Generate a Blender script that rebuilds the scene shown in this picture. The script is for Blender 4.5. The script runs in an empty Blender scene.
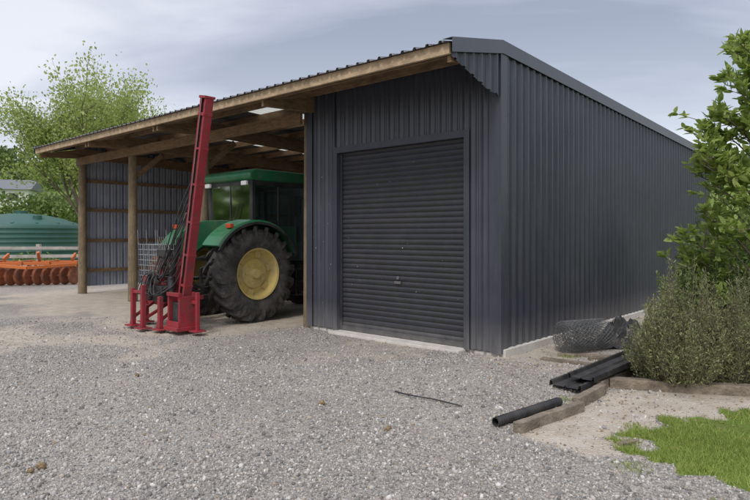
import bpy, bmesh, math, random
import numpy as np
from mathutils import Vector, Matrix, noise as mnoise
random.seed(7); rng=np.random.default_rng(7)
scene=bpy.context.scene
PI=math.pi
# ------------------------------------------------------------------ helpers
CX,CY=1.64,7.87
UX,UY=-0.7475,0.6645
VX,VY=0.6645,0.7475
ROT=math.atan2(-0.6645,0.7475)
def W(t,s,z=0.0): return Vector((CX+UX*t+VX*s, CY+UY*t+VY*s, z))
def link(o,parent=None):
    scene.collection.objects.link(o)
    if parent: o.parent=parent
    return o
def empty(name,loc,rot=0.0):
    e=bpy.data.objects.new(name,None); e.location=loc; e.rotation_euler=(0,0,rot); e.empty_display_size=.2
    return link(e)

def nodes_of(m):
    m.use_nodes=True; return m.node_tree.nodes, m.node_tree.links
def mat(name,col,rough=.6,metal=0.0,var=.25,scale=6.0,bump=0.0,bscale=60.0,dirt=None,dirt_amt=.3,dscale=3.0,spec=.5,stretch=None,dirtz=None,dstretch=None):
    m=bpy.data.materials.new(name); N,L=nodes_of(m); b=N['Principled BSDF']
    tc=N.new('ShaderNodeTexCoord'); src=tc.outputs['Object']
    if stretch:
        mp=N.new('ShaderNodeMapping'); mp.inputs['Scale'].default_value=stretch; L.new(src,mp.inputs[0]); src=mp.outputs[0]
    n=N.new('ShaderNodeTexNoise'); n.inputs['Scale'].default_value=scale; n.inputs['Detail'].default_value=6; n.inputs['Roughness'].default_value=.65; L.new(src,n.inputs['Vector'])
    cr=N.new('ShaderNodeValToRGB'); cr.color_ramp.elements[0].position=.3; cr.color_ramp.elements[1].position=.7
    lo=[c*(1-var) for c in col]; hi=[min(1,c*(1+var)) for c in col]
    cr.color_ramp.elements[0].color=(*lo,1); cr.color_ramp.elements[1].color=(*hi,1)
    L.new(n.outputs['Fac'],cr.inputs[0]); out=cr.outputs[0]
    if dirt:
        n2=N.new('ShaderNodeTexNoise'); n2.inputs['Scale'].default_value=dscale; n2.inputs['Detail'].default_value=8; n2.inputs['Roughness'].default_value=.7
        if dstretch:
            mp2=N.new('ShaderNodeMapping'); mp2.inputs['Scale'].default_value=dstretch; L.new(tc.outputs['Object'],mp2.inputs[0]); L.new(mp2.outputs[0],n2.inputs['Vector'])
        else: L.new(tc.outputs['Object'],n2.inputs['Vector'])
        r2=N.new('ShaderNodeMapRange'); r2.inputs[1].default_value=.42; r2.inputs[2].default_value=.72; r2.inputs[3].default_value=0; r2.inputs[4].default_value=dirt_amt; L.new(n2.outputs['Fac'],r2.inputs[0])
        fac=r2.outputs[0]
        if dirtz:
            sx=N.new('ShaderNodeSeparateXYZ'); L.new(tc.outputs['Object'],sx.inputs[0])
            r3=N.new('ShaderNodeMapRange'); r3.inputs[1].default_value=dirtz; r3.inputs[2].default_value=0.0; r3.inputs[3].default_value=0; r3.inputs[4].default_value=.9; L.new(sx.outputs[2],r3.inputs[0])
            mu=N.new('ShaderNodeMath'); mu.operation='MULTIPLY'; L.new(r3.outputs[0],mu.inputs[0]); L.new(n2.outputs['Fac'],mu.inputs[1])
            ad=N.new('ShaderNodeMath'); ad.operation='ADD'; ad.use_clamp=True; L.new(mu.outputs[0],ad.inputs[0]); L.new(fac,ad.inputs[1]); fac=ad.outputs[0]
        mx=N.new('ShaderNodeMixRGB'); L.new(fac,mx.inputs[0]); L.new(out,mx.inputs[1]); mx.inputs[2].default_value=(*dirt,1); out=mx.outputs[0]
        ra=N.new('ShaderNodeMapRange'); ra.inputs[3].default_value=rough; ra.inputs[4].default_value=min(1,rough+.5); L.new(fac,ra.inputs[0]); L.new(ra.outputs[0],b.inputs['Roughness'])
    else: b.inputs['Roughness'].default_value=rough
    L.new(out,b.inputs['Base Color'])
    b.inputs['Metallic'].default_value=metal; b.inputs['Specular IOR Level'].default_value=spec
    if bump:
        n3=N.new('ShaderNodeTexNoise'); n3.inputs['Scale'].default_value=bscale; n3.inputs['Detail'].default_value=5; L.new(src,n3.inputs['Vector'])
        bp=N.new('ShaderNodeBump'); bp.inputs['Strength'].default_value=bump; bp.inputs['Distance'].default_value=.02; L.new(n3.outputs['Fac'],bp.inputs['Height']); L.new(bp.outputs[0],b.inputs['Normal'])
    return m
def leafmat(name,c1,c2,trans=.35,rough=.5):
    m=bpy.data.materials.new(name); N,L=nodes_of(m); b=N['Principled BSDF']; o=N['Material Output']
    g=N.new('ShaderNodeNewGeometry'); tc=N.new('ShaderNodeTexCoord'); n=N.new('ShaderNodeTexNoise'); n.inputs['Scale'].default_value=1.2; L.new(tc.outputs['Object'],n.inputs['Vector'])
    a=N.new('ShaderNodeMath'); a.operation='MULTIPLY_ADD'; L.new(g.outputs['Random Per Island'],a.inputs[0]); a.inputs[1].default_value=.6; 
    s=N.new('ShaderNodeMath'); s.operation='MULTIPLY'; s.inputs[1].default_value=.4; L.new(n.outputs['Fac'],s.inputs[0]); L.new(s.outputs[0],a.inputs[2])
    cr=N.new('ShaderNodeValToRGB'); cr.color_ramp.elements[0].color=(*c1,1); cr.color_ramp.elements[1].color=(*c2,1); cr.color_ramp.elements[0].position=.15;cr.color_ramp.elements[1].position=.85
    L.new(a.outputs[0],cr.inputs[0]); L.new(cr.outputs[0],b.inputs['Base Color']); b.inputs['Roughness'].default_value=rough
    t=N.new('ShaderNodeBsdfTranslucent'); L.new(cr.outputs[0],t.inputs[0]); mx=N.new('ShaderNodeMixShader'); mx.inputs[0].default_value=trans
    L.new(b.outputs[0],mx.inputs[1]); L.new(t.outputs[0],mx.inputs[2]); L.new(mx.outputs[0],o.inputs[0])
    return m

class B:
    def __init__(s): s.bm=bmesh.new()
    def box(s,c,size,rot=None):
        M=Matrix.Translation(Vector(c))
        if rot is not None: M=M@(rot.to_4x4() if isinstance(rot,Matrix) else Matrix.Rotation(rot[2],4,'Z')@Matrix.Rotation(rot[1],4,'Y')@Matrix.Rotation(rot[0],4,'X'))
        M=M@Matrix.Diagonal((size[0],size[1],size[2],1))
        bmesh.ops.create_cube(s.bm,size=1,matrix=M); return s
    def b2(s,a,b):
        c=[(a[i]+b[i])/2 for i in range(3)]; return s.box(c,[abs(b[i]-a[i]) for i in range(3)])
    def beam(s,p0,p1,w,h,up=(0,0,1)):
        p0=Vector(p0);p1=Vector(p1);d=p1-p0;l=d.length;y=d.normalized();u=Vector(up)
        if abs(y.dot(u))>.99: u=Vector((1,0,0))
        x=y.cross(u).normalized(); z=x.cross(y).normalized()
        R=Matrix((x,y,z)).transposed()
        return s.box((p0+p1)/2,(w,l,h),R)
    def cyl(s,p0,p1,r,r2=None,n=16):
        p0=Vector(p0);p1=Vector(p1);d=p1-p0; q=d.to_track_quat('Z','Y').to_matrix().to_4x4()
        bmesh.ops.create_cone(s.bm,cap_ends=True,segments=n,radius1=r,radius2=r if r2 is None else r2,depth=d.length,matrix=Matrix.Translation((p0+p1)/2)@q); return s
    def lathe(s,prof,origin,axis='X',n=48):
        vs=[]
        for k in range(n):
            an=2*PI*k/n; row=[]
            for a,r in prof:
                if axis=='X': p=(a,r*math.cos(an),r*math.sin(an))
                elif axis=='Y': p=(r*math.cos(an),a,r*math.sin(an))
                else: p=(r*math.cos(an),r*math.sin(an),a)
                row.append(s.bm.verts.new(Vector(p)+Vector(origin)))
            vs.append(row)
        for k in range(n):
            for j in range(len(prof)-1):
                s.bm.faces.new((vs[k][j],vs[k][j+1],vs[(k+1)%n][j+1],vs[(k+1)%n][j]))
        return s
    def face(s,pts): s.bm.faces.new([s.bm.verts.new(p) for p in pts]); return s
    def prism(s,poly,axis,a,b):
        def P(q,v):
            return {'X':(v,q[0],q[1]),'Y':(q[0],v,q[1]),'Z':(q[0],q[1],v)}[axis]
        v0=[s.bm.verts.new(P(q,a)) for q in poly]; v1=[s.bm.verts.new(P(q,b)) for q in poly]; n=len(poly)
        s.bm.faces.new(v0); s.bm.faces.new(v1[::-1])
        for i in range(n): s.bm.faces.new((v0[i],v1[i],v1[(i+1)%n],v0[(i+1)%n]))
        return s
    def obj(s,name,m,parent=None,bevel=0,smooth=False,loc=None,rotz=0):
        bmesh.ops.recalc_face_normals(s.bm,faces=s.bm.faces)
        me=bpy.data.meshes.new(name); s.bm.to_mesh(me); s.bm.free()
        o=bpy.data.objects.new(name,me); me.materials.append(m)
        if smooth:
            me.polygons.foreach_set('use_smooth',[True]*len(me.polygons)); 
            me.set_sharp_from_angle(angle=math.radians(35))
        if bevel:
            md=o.modifiers.new('b','BEVEL'); md.width=bevel; md.segments=2; md.limit_method='ANGLE'; md.angle_limit=math.radians(40)
        if loc is not None: o.location=loc
        o.rotation_euler=(0,0,rotz)
        return link(o,parent)
def curve(name,paths,r,m,parent=None,cyclic=False,smooth=False):
    cu=bpy.data.curves.new(name,'CURVE'); cu.dimensions='3D'; cu.bevel_depth=r; cu.bevel_resolution=2 if r>.006 else 0
    for p in paths:
        sp=cu.splines.new('NURBS' if smooth else 'POLY'); sp.points.add(len(p)-1)
        for i,q in enumerate(p): sp.points[i].co=(*q,1)
        if smooth: sp.order_u=3; sp.use_endpoint_u=True
        sp.use_cyclic_u=cyclic
    cu.materials.append(m); o=bpy.data.objects.new(name,cu); return link(o,parent)

def np_mesh(name,verts,faces,m,parent=None,smooth=False):
    verts=np.asarray(verts,dtype=np.float32).reshape(-1,3); faces=np.asarray(faces,dtype=np.int32); k=faces.shape[1]
    me=bpy.data.meshes.new(name); me.vertices.add(len(verts)); me.vertices.foreach_set('co',verts.ravel())
    me.loops.add(faces.size); me.loops.foreach_set('vertex_index',faces.ravel())
    me.polygons.add(len(faces)); me.polygons.foreach_set('loop_start',np.arange(0,faces.size,k,dtype=np.int32))
    me.polygons.foreach_set('loop_total',np.full(len(faces),k,dtype=np.int32))
    if smooth: me.polygons.foreach_set('use_smooth',np.ones(len(faces),dtype=bool))
    me.update(calc_edges=True); me.materials.append(m)
    o=bpy.data.objects.new(name,me); return link(o,parent)
def scatter(tv,tf,pos,R,sc,jit=0.0):
    n=len(pos); tv=np.asarray(tv,float); tf=np.asarray(tf)
    V=tv[None]*sc[:,None,:]
    if jit: V=V*(1+rng.uniform(-jit,jit,(n,len(tv),1)))
    V=np.einsum('nij,nkj->nki',R,V)+pos[:,None,:]
    F=tf[None]+(np.arange(n)*len(tv))[:,None,None]
    return V.reshape(-1,3),F.reshape(-1,tf.shape[1])
def frames(d,up=None):
    d=d/np.linalg.norm(d,axis=1,keepdims=True)
    if up is None: up=rng.normal(size=d.shape)
    x=np.cross(d,up); x/=np.linalg.norm(x,axis=1,keepdims=True)+1e-9; z=np.cross(x,d)
    return np.stack([x,d,z],axis=2)
def sstep(a,b,x):
    t=np.clip((x-a)/(b-a),0,1); return t*t*(3-2*t)
_perm=rng.random((64,64))
def vnoise(x,y,sc):
    x=np.asarray(x)*sc; y=np.asarray(y)*sc; xi=np.floor(x).astype(int); yi=np.floor(y).astype(int); fx=x-xi; fy=y-yi
    fx=fx*fx*(3-2*fx); fy=fy*fy*(3-2*fy)
    g=lambda a,b:_perm[a%64,b%64]
    return (g(xi,yi)*(1-fx)+g(xi+1,yi)*fx)*(1-fy)+(g(xi,yi+1)*(1-fx)+g(xi+1,yi+1)*fx)*fy
def fbm(x,y,sc,o=4):
    r=0;a=.5;
    for i in range(o): r=r+a*vnoise(x+i*17.3,y-i*9.1,sc); sc*=2.03; a*=.5
    return r

# ------------------------------------------------------------------ materials
M_wall=mat('dark_steel_cladding',(.044,.048,.064),rough=.36,var=.12,scale=1.5,dirt=(.24,.23,.22),dirt_amt=.10,dscale=5,dirtz=.5,spec=.55,dstretch=(3,3,.35),bump=.35,bscale=1.6)
M_door=mat('roller_door_steel',(.030,.032,.039),rough=.42,var=.12,scale=2,dirt=(.30,.28,.26),dirt_amt=.04,dscale=7,dirtz=.25)
M_flash=mat('grey_flashing',(.075,.083,.105),rough=.38,var=.1,scale=3)
M_inwall=mat('bluegrey_sheet',(.27,.30,.38),rough=.5,var=.2,scale=1.5,dirt=(.36,.33,.28),dirt_amt=.4,dscale=2,dstretch=(1,1,.3))
M_roof=mat('roof_sheet_underside',(.14,.14,.15),rough=.5,metal=.2,var=.3,scale=2)
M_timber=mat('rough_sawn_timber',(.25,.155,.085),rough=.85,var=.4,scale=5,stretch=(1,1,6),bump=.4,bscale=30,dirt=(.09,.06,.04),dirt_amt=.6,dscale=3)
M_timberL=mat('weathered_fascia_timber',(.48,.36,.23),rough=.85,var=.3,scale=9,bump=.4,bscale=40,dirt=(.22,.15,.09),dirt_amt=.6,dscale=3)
M_post=mat('treated_pine_pole',(.24,.18,.11),rough=.9,var=.35,scale=8,stretch=(6,6,1),bump=.6,bscale=20,dirt=(.10,.085,.06),dirt_amt=.7,dscale=4)
M_old=mat('old_grey_timber',(.25,.205,.155),rough=.95,var=.4,scale=7,bump=.9,bscale=40,dirt=(.10,.08,.06),dirt_amt=.8,dscale=6)
M_conc=mat('concrete',(.66,.63,.58),rough=.95,var=.12,scale=10,bump=.5,bscale=80,dirt=(.42,.38,.33),dirt_amt=.5)
M_green=mat('tractor_green_paint',(.014,.155,.06),rough=.34,var=.12,scale=3,dirt=(.17,.16,.11),dirt_amt=.4,dscale=5)
M_yellow=mat('wheel_yellow_paint',(.60,.46,.14),rough=.5,var=.15,scale=4,dirt=(.30,.26,.18),dirt_amt=.8,dscale=4)
M_rubber=mat('tyre_rubber',(.035,.033,.031),rough=.85,var=.3,scale=8,dirt=(.19,.17,.145),dirt_amt=.6,dscale=5,bump=.3,bscale=40)
M_black=mat('black_plastic',(.02,.02,.021),rough=.45,var=.3,scale=5,dirt=(.14,.13,.12),dirt_amt=.4)
M_steel=mat('dull_steel',(.28,.28,.28),rough=.45,metal=.7,var=.3,scale=8,dirt=(.12,.08,.05),dirt_amt=.6)
M_red=mat('faded_red_paint',(.34,.025,.038),rough=.55,var=.3,scale=4,dirt=(.085,.045,.038),dirt_amt=.95,dscale=8,bump=.2,bscale=30)
M_orange=mat('orange_paint',(.62,.16,.03),rough=.55,var=.2,scale=4,dirt=(.2,.1,.05),dirt_amt=.6,dscale=4)
M_tank=mat('green_poly_tank',(.025,.10,.078),rough=.5,var=.1,scale=1,dirt=(.12,.16,.14),dirt_amt=.3,dscale=1.5)
M_wire=mat('galvanised_wire',(.35,.36,.37),rough=.5,metal=.5,var=.2)
M_wired=mat('dull_netting_wire',(.19,.195,.20),rough=.6,metal=.4,var=.3)
M_white=mat('white_paint',(.75,.75,.73),rough=.6,var=.06)
M_greyroof=mat('house_roof',(.16,.17,.19),rough=.6,var=.1)
M_lamp=mat('lamp_lens',(.5,.08,.03),rough=.2,var=.1)
M_bark=mat('bark',(.16,.13,.10),rough=.95,var=.4,scale=10,bump=.8,bscale=25)
M_soilt=mat('rust_steel',(.16,.08,.05),rough=.8,var=.4,scale=12)
M_glass=bpy.data.materials.new('cab_glass'); N,L=nodes_of(M_glass)
for n in list(N):
    if n.type!='OUTPUT_MATERIAL': N.remove(n)
tr=N.new('ShaderNodeBsdfTransparent'); tr.inputs[0].default_value=(.42,.56,.50,1); gl=N.new('ShaderNodeBsdfGlossy'); gl.inputs['Roughness'].default_value=.06; gl.inputs[0].default_value=(.75,.8,.78,1)
fr=N.new('ShaderNodeFresnel'); fr.inputs[0].default_value=1.5
mx=N.new('ShaderNodeMixShader'); L.new(fr.outputs[0],mx.inputs[0]); L.new(tr.outputs[0],mx.inputs[1]); L.new(gl.outputs[0],mx.inputs[2])
L.new(mx.outputs[0],[n for n in N if n.type=='OUTPUT_MATERIAL'][0].inputs[0])
M_sky=bpy.data.materials.new('fibreglass_skylight'); N,L=nodes_of(M_sky); b=N['Principled BSDF']; b.inputs['Base Color'].default_value=(.7,.72,.68,1)
tl=N.new('ShaderNodeBsdfTranslucent'); n_=N.new('ShaderNodeTexNoise'); n_.inputs['Scale'].default_value=4; cr=N.new('ShaderNodeValToRGB'); cr.color_ramp.elements[0].color=(.45,.45,.38,1); cr.color_ramp.elements[1].color=(.75,.77,.72,1); L.new(n_.outputs[0],cr.inputs[0]); L.new(cr.outputs[0],tl.inputs[0])
mx=N.new('ShaderNodeMixShader'); mx.inputs[0].default_value=.7; L.new(b.outputs[0],mx.inputs[1]); L.new(tl.outputs[0],mx.inputs[2]); L.new(mx.outputs[0],N['Material Output'].inputs[0])

# ------------------------------------------------------------------ ground
def to_ts(x,y):
    dx=x-CX; dy=y-CY; return dx*UX+dy*UY, dx*VX+dy*VY
def inpoly(x,y,poly):
    x=np.asarray(x,float); y=np.asarray(y,float); ins=np.zeros(x.shape,bool); dmin=np.full(x.shape,1e9)
    n=len(poly)
    for i in range(n):
        x1,y1=poly[i]; x2,y2=poly[(i+1)%n]
        c=((y1>y)!=(y2>y))&(x<(x2-x1)*(y-y1)/((y2-y1) if y2!=y1 else 1e-9)+x1); ins^=c
        dx,dy=x2-x1,y2-y1; t=np.clip(((x-x1)*dx+(y-y1)*dy)/(dx*dx+dy*dy),0,1); dmin=np.minimum(dmin,np.hypot(x-x1-t*dx,y-y1-t*dy))
    return np.where(ins,dmin,-dmin)
GRASS=[(1.97,4.75),(2.42,5.28),(3.2,5.42),(9,5.8),(9,1.0),(2.6,1.0),(2.12,3.0),(2.25,3.75),(2.0,4.25)]
SOIL=[(1.16,4.95),(2.5,6.15),(3.3,6.15),(9,6.1),(9,5.0),(2.5,5.0),(1.9,4.3),(1.5,4.35)]
GARDEN=[(2.5,6.15),(3.4,7.2),(5.5,9.5),(12,12),(12,5.6),(3.6,5.7),(2.9,5.9)]
def height(x,y):
    x=np.asarray(x,float); y=np.asarray(y,float)
    t,s=to_ts(x,y)
    h=(fbm(x,y,.35)-.47)*.07+(fbm(x+5,y,2.2,2)-.37)*.03
    h+=.12*np.exp(-(((x-.75)/1.0)**2+((y-6.75)/.70)**2))
    h+=.05*np.exp(-(((x-1.9)/.9)**2+((y-6.9)/.6)**2))
    h=np.where((t>-.05)&(t<3.75)&(s>-.0),-.03,h)
    k=np.clip(-s/.6,0,1)
    h=np.where((t>-.1)&(t<3.9)&(s<=0)&(s>-.6),h*k+(1-k)*.005,h)
    far=sstep(38,95,y); L_=sstep(5,-25,x); 
    h+=far*L_*6.0 + L_*sstep(95,260,y)*(26+10*(fbm(x,y,.006)-.47))
    R_=sstep(0,30,x)
    h+=R_*sstep(26,85,y)*(10+6*(fbm(x,y,.02,3)-.47))+R_*sstep(90,260,y)*9
    h+=(1-L_)*(1-R_)*sstep(60,200,y)*14
    h+=sstep(60,300,np.abs(x))*(8)*sstep(-50,60,y)
    return h
def axis(a,b,fine,lo,hi,g=1.13):
    c=list(np.arange(a,b,fine)); st=fine; v=a; left=[]
    while v>lo: st*=g; v-=st; left.append(v)
    st=fine; v=c[-1]; right=[]
    while v<hi: st*=g; v+=st; right.append(v)
    return np.array(left[::-1]+c+right)
xs=axis(-13,8,.075,-700,700); ys=axis(2,20,.075,-200,900)
X,Y=np.meshgrid(xs,ys); Z=height(X,Y)
nx,ny=len(xs),len(ys)
idx=np.arange(nx*ny).reshape(ny,nx)
F=np.stack([idx[:-1,:-1],idx[:-1,1:],idx[1:,1:],idx[1:,:-1]],axis=-1).reshape(-1,4)
def masks(x,y):
    n=(fbm(x,y,1.7)-.47); n2=(fbm(x+3,y+8,6,3)-.44)
    t,s=to_ts(x,y)
    g=sstep(-.10,.10,inpoly(x,y,GRASS)+n*.6+n2*.5)
    farg=sstep(0,2.0,np.maximum(y-25+n*4,np.maximum(x-9,-x-30)))
    side=sstep(0,.8,inpoly(x,y,GARDEN)+n*.5)
    g=np.maximum(g,farg); 
    soil=sstep(-.1,.15,inpoly(x,y,SOIL)+n*.3)*(1-g)
    sand=sstep(-3.4,-.9,s+n*3.0)*sstep(3.3,4.6,t+n)*sstep(16.,13.,t)
    q=-s
    for off in (5.1,6.6):
        sand=np.maximum(sand,.75*np.exp(-((t-off-.06*q*q*.5)/.28)**2)*sstep(7.0,3.0,q)*(s<0)*(.7+n*2))
    sand=np.maximum(sand*.98, .95*np.exp(-(((x-2.05)/1.0)**2+((y-7.2)/.85)**2)*1.1)*(.75+n*1.5))
    sand=np.maximum(sand, sstep(-.9,-.15,-np.abs(t+.25)+n*.4)*sstep(-1.0,.2,s)*.9)
    sand=np.maximum(sand, .7*sstep(.56,.74,fbm(x+40,y,.5,4)+.0))
    sand=np.maximum(sand,soil)*(1-g)
    return g,np.clip(sand,0,1),side
gM,sM,dM=masks(X,Y)

def ground_mat():
    m=bpy.data.materials.new('gravel_ground'); N,L=nodes_of(m); b=N['Principled BSDF']; b.inputs['Roughness'].default_value=.95; b.inputs['Specular IOR Level'].default_value=.2
    geo=N.new('ShaderNodeNewGeometry'); P=geo.outputs['Position']
    at=N.new('ShaderNodeAttribute'); at.attribute_name='mask'; sp=N.new('ShaderNodeSeparateColor'); L.new(at.outputs['Color'],sp.inputs[0])
    def noise(sc,det=6,ro=.6):
        n=N.new('ShaderNodeTexNoise'); n.inputs['Scale'].default_value=sc; n.inputs['Detail'].default_value=det; n.inputs['Roughness'].default_value=ro; L.new(P,n.inputs['Vector']); return n.outputs['Fac']
    def ramp(f,els):
        r=N.new('ShaderNodeValToRGB'); e=r.color_ramp.elements
        e[0].position,e[0].color=els[0][0],(*els[0][1],1); e[1].position,e[1].color=els[-1][0],(*els[-1][1],1)
        for p,c in els[1:-1]: q=e.new(p); q.color=(*c,1)
        L.new(f,r.inputs[0]); return r.outputs[0]
    def mix(f,a,c,mode='MIX'):
        x=N.new('ShaderNodeMixRGB'); x.blend_type=mode
        if isinstance(f,float): x.inputs[0].default_value=f
        else: L.new(f,x.inputs[0])
        L.new(a,x.inputs[1]); L.new(c,x.inputs[2]); return x.outputs[0]
    v=N.new('ShaderNodeTexVoronoi'); v.inputs['Scale'].default_value=50; L.new(P,v.inputs['Vector'])
    v2=N.new('ShaderNodeTexVoronoi'); v2.inputs['Scale'].default_value=115; L.new(P,v2.inputs['Vector'])
    sv=N.new('ShaderNodeSeparateColor'); L.new(v.outputs['Color'],sv.inputs[0])
    sv2=N.new('ShaderNodeSeparateColor'); L.new(v2.outputs['Color'],sv2.inputs[0])
    c1=ramp(sv.outputs[0],[(0,(.17,.163,.155)),(.35,(.32,.305,.285)),(.7,(.42,.40,.37)),(1,(.60,.575,.53))])
    c2=ramp(sv2.outputs[0],[(0,(.20,.19,.175)),(.5,(.37,.348,.32)),(1,(.54,.51,.46))])
    stone=mix(.5,c1,c2)
    lowf=ramp(noise(.55,5,.6),[(.32,(.80,.78,.76)),(.68,(1.14,1.11,1.07))])
    stone=mix(1.0,stone,lowf,'MULTIPLY')
    sc=ramp(noise(4,8,.75),[(.3,(.42,.34,.25)),(.5,(.58,.50,.40)),(.72,(.70,.64,.55))])
    sc=mix(.22,sc,c2)
    nm=noise(9,6,.7); 
    ma=N.new('ShaderNodeMath'); ma.operation='ADD'; L.new(sp.outputs[1],ma.inputs[0]); L.new(nm,ma.inputs[1])
    mr=N.new('ShaderNodeMapRange'); mr.inputs[1].default_value=.75; mr.inputs[2].default_value=1.2; L.new(ma.outputs[0],mr.inputs[0])
    col=mix(mr.outputs[0],stone,sc)
    gd=ramp(noise(14,6,.7),[(.3,(.05,.045,.03)),(.7,(.17,.14,.09))])
    col=mix(sp.outputs[2],col,gd)
    gr=ramp(noise(1.1,8,.8),[(.3,(.20,.20,.08)),(.42,(.13,.19,.035)),(.55,(.17,.25,.05)),(.7,(.26,.32,.09))])
    ma2=N.new('ShaderNodeMath'); ma2.operation='ADD'; L.new(sp.outputs[0],ma2.inputs[0]); L.new(nm,ma2.inputs[1])
    mr2=N.new('ShaderNodeMapRange'); mr2.inputs[1].default_value=.85; mr2.inputs[2].default_value=1.1; L.new(ma2.outputs[0],mr2.inputs[0])
    col=mix(mr2.outputs[0],col,gr)
    L.new(col,b.inputs['Base Color'])
    s1=N.new('ShaderNodeMath'); s1.operation='MULTIPLY_ADD'; L.new(v.outputs['Distance'],s1.inputs[0]); s1.inputs[1].default_value=-1.0; L.new(noise(25,6,.7),s1.inputs[2])
    s2=N.new('ShaderNodeMath'); s2.operation='MULTIPLY_ADD'; L.new(v2.outputs['Distance'],s2.inputs[0]); s2.inputs[1].default_value=-.5; L.new(s1.outputs[0],s2.inputs[2])
    bp=N.new('ShaderNodeBump'); bp.inputs['Strength'].default_value=.8; bp.inputs['Distance'].default_value=.018; L.new(s2.outputs[0],bp.inputs['Height']); L.new(bp.outputs[0],b.inputs['Normal'])
    return m
g=np_mesh('ground',np.stack([X,Y,Z],-1),F,ground_mat(),smooth=True)
ca=g.data.color_attributes.new('mask','FLOAT_COLOR','POINT')
ca.data.foreach_set('color',np.stack([gM,sM,dM,np.ones_like(gM)],-1).astype(np.float32).ravel())

ico=bmesh.new(); bmesh.ops.create_icosphere(ico,subdivisions=1,radius=1)
icv=np.array([v.co[:] for v in ico.verts]); icf=np.array([[v.index for v in f.verts] for f in ico.faces]); ico.free()
def rand_rot(n):
    q=rng.normal(size=(n,4)); q/=np.linalg.norm(q,axis=1,keepdims=True); w,x,y,z=q.T
    return np.stack([np.stack([1-2*(y*y+z*z),2*(x*y-z*w),2*(x*z+y*w)],-1),np.stack([2*(x*y+z*w),1-2*(x*x+z*z),2*(y*z-x*w)],-1),np.stack([2*(x*z-y*w),2*(y*z+x*w),1-2*(x*x+y*y)],-1)],1)
n=185000
yy=2.6+ (rng.random(n)**1.35)*9.0; xx=(rng.random(n)*2-1)*(.70*yy+.8)
t,s=to_ts(xx,yy); gm,sm,dm=masks(xx,yy)
cl=fbm(xx,yy,1.1)
keep=(gm<.4)&(rng.random(n)<np.clip(1.05-sm*.93-dm*.8,0,1))&~((t>-.03)&(s>-.03))&(rng.random(n)<.30+1.1*cl)
xx,yy=xx[keep],yy[keep]; n=len(xx)
r=np.clip(rng.lognormal(math.log(.0068),.44,n),.003,.023)
zz=height(xx,yy)+r*.2
sc=np.stack([r*rng.uniform(.8,1.4,n),r*rng.uniform(.7,1.1,n),r*rng.uniform(.45,.9,n)],-1)
V,Fc=scatter(icv,icf,np.stack([xx,yy,zz],-1),rand_rot(n),sc,.22)
M_stone=bpy.data.materials.new('crushed_stone'); N,L=nodes_of(M_stone); b=N['Principled BSDF']; b.inputs['Roughness'].default_value=.9; b.inputs['Specular IOR Level'].default_value=.25
gg=N.new('ShaderNodeNewGeometry'); cr=N.new('ShaderNodeValToRGB'); e=cr.color_ramp.elements; e[0].color=(.15,.143,.135,1); e[1].color=(.64,.615,.58,1)
for p,c in [(.3,(.29,.277,.262)),(.6,(.395,.377,.352)),(.82,(.48,.455,.415)),(.87,(.37,.295,.22)),(.91,(.50,.48,.45))]:
    q=e.new(p); q.color=(*c,1)
L.new(gg.outputs['Random Per Island'],cr.inputs[0]); nn=N.new('ShaderNodeTexNoise'); nn.inputs['Scale'].default_value=120; L.new(gg.outputs['Position'],nn.inputs['Vector'])
mm=N.new('ShaderNodeMixRGB'); mm.blend_type='OVERLAY'; mm.inputs[0].default_value=.3; L.new(cr.outputs[0],mm.inputs[1]); L.new(nn.outputs['Fac'],mm.inputs[2]); L.new(mm.outputs[0],b.inputs['Base Color'])
np_mesh('gravel',V,Fc,M_stone)

# ------------------------------------------------------------------ shed
shed=empty('farm_shed',(CX,CY,0),ROT)
S0=-1.15; SB=11.15; TE=13.05
def zroof(s):
    return 3.86+(s-S0)/(-S0)*.24 if s<0 else 4.10-.35*s/11.15
PROF=[(0,0),(.030,0),(.045,.030),(.075,.030),(.090,0),(.118,0),(.123,.005),(.133,.005),(.138,0),(.150,0),(.155,.005),(.165,.005),(.170,0)]
PITCH=.19
def corr(p0,p1,zb,zt,nrm,prof=PROF,pitch=PITCH,scale=1.0,off=0.0):
    p0=Vector((*p0,0)); p1=Vector((*p1,0)); d=p1-p0; l=d.length; d.normalize(); nv=Vector((*nrm,0))
    pts=[]; k=0
    while k*pitch<l+1e-6:
        for a,h in prof:
            q=k*pitch+a*1.0
            if q<=l: pts.append((q,h*scale))
        k+=1
    pts.append((l,0))
    vs=[];fs=[]
    for i,(q,h) in enumerate(pts):
        p=p0+d*q+nv*(h+off); vs.append((p.x,p.y,zb(q))); vs.append((p.x,p.y,zt(q)))
        if i: fs.append((2*i-2,2*i,2*i+1,2*i-1))
    return vs,fs
def corr_obj(name,parts,m,parent):
    vs=[];fs=[]
    for v,f in parts:
        o=len(vs); vs+=v; fs+=[tuple(a+o for a in q) for q in f]
    return np_mesh(name,vs,fs,m,parent)
K=lambda v:(lambda q:v)
corr_obj('side_wall',[corr((0,0.1),(0,SB),K(.10),lambda q:zroof(q+.1)-.02,(1,0))],M_wall,shed)
corr_obj('overhang_side_panel',[corr((0.0,S0+.03),(0.0,0.1),lambda q:3.70-.26*min(1,q/.85) if q<1.0 else 3.40,lambda q:zroof(q+S0+.03)-.02,(1,0))],M_wall,shed)
DX0,DX1,DZ=-3.0,-.54,2.94
fw=[corr((-3.72,0),(DX0-.06,0),K(.05),K(4.05),(0,-1)),corr((DX1+.06,0),(-.1,0),K(.05),K(4.05),(0,-1)),corr((DX0-.06,0),(DX1+.06,0),K(DZ+.06),K(4.05),(0,-1),off=-.001)]
corr_obj('front_wall',fw,M_wall,shed)
corr_obj('partition_wall',[corr((-3.70,.06),(-3.70,SB-.05),K(.05),lambda q:zroof(q+.06)-.25,(-1,0))],M_inwall,shed)
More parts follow.
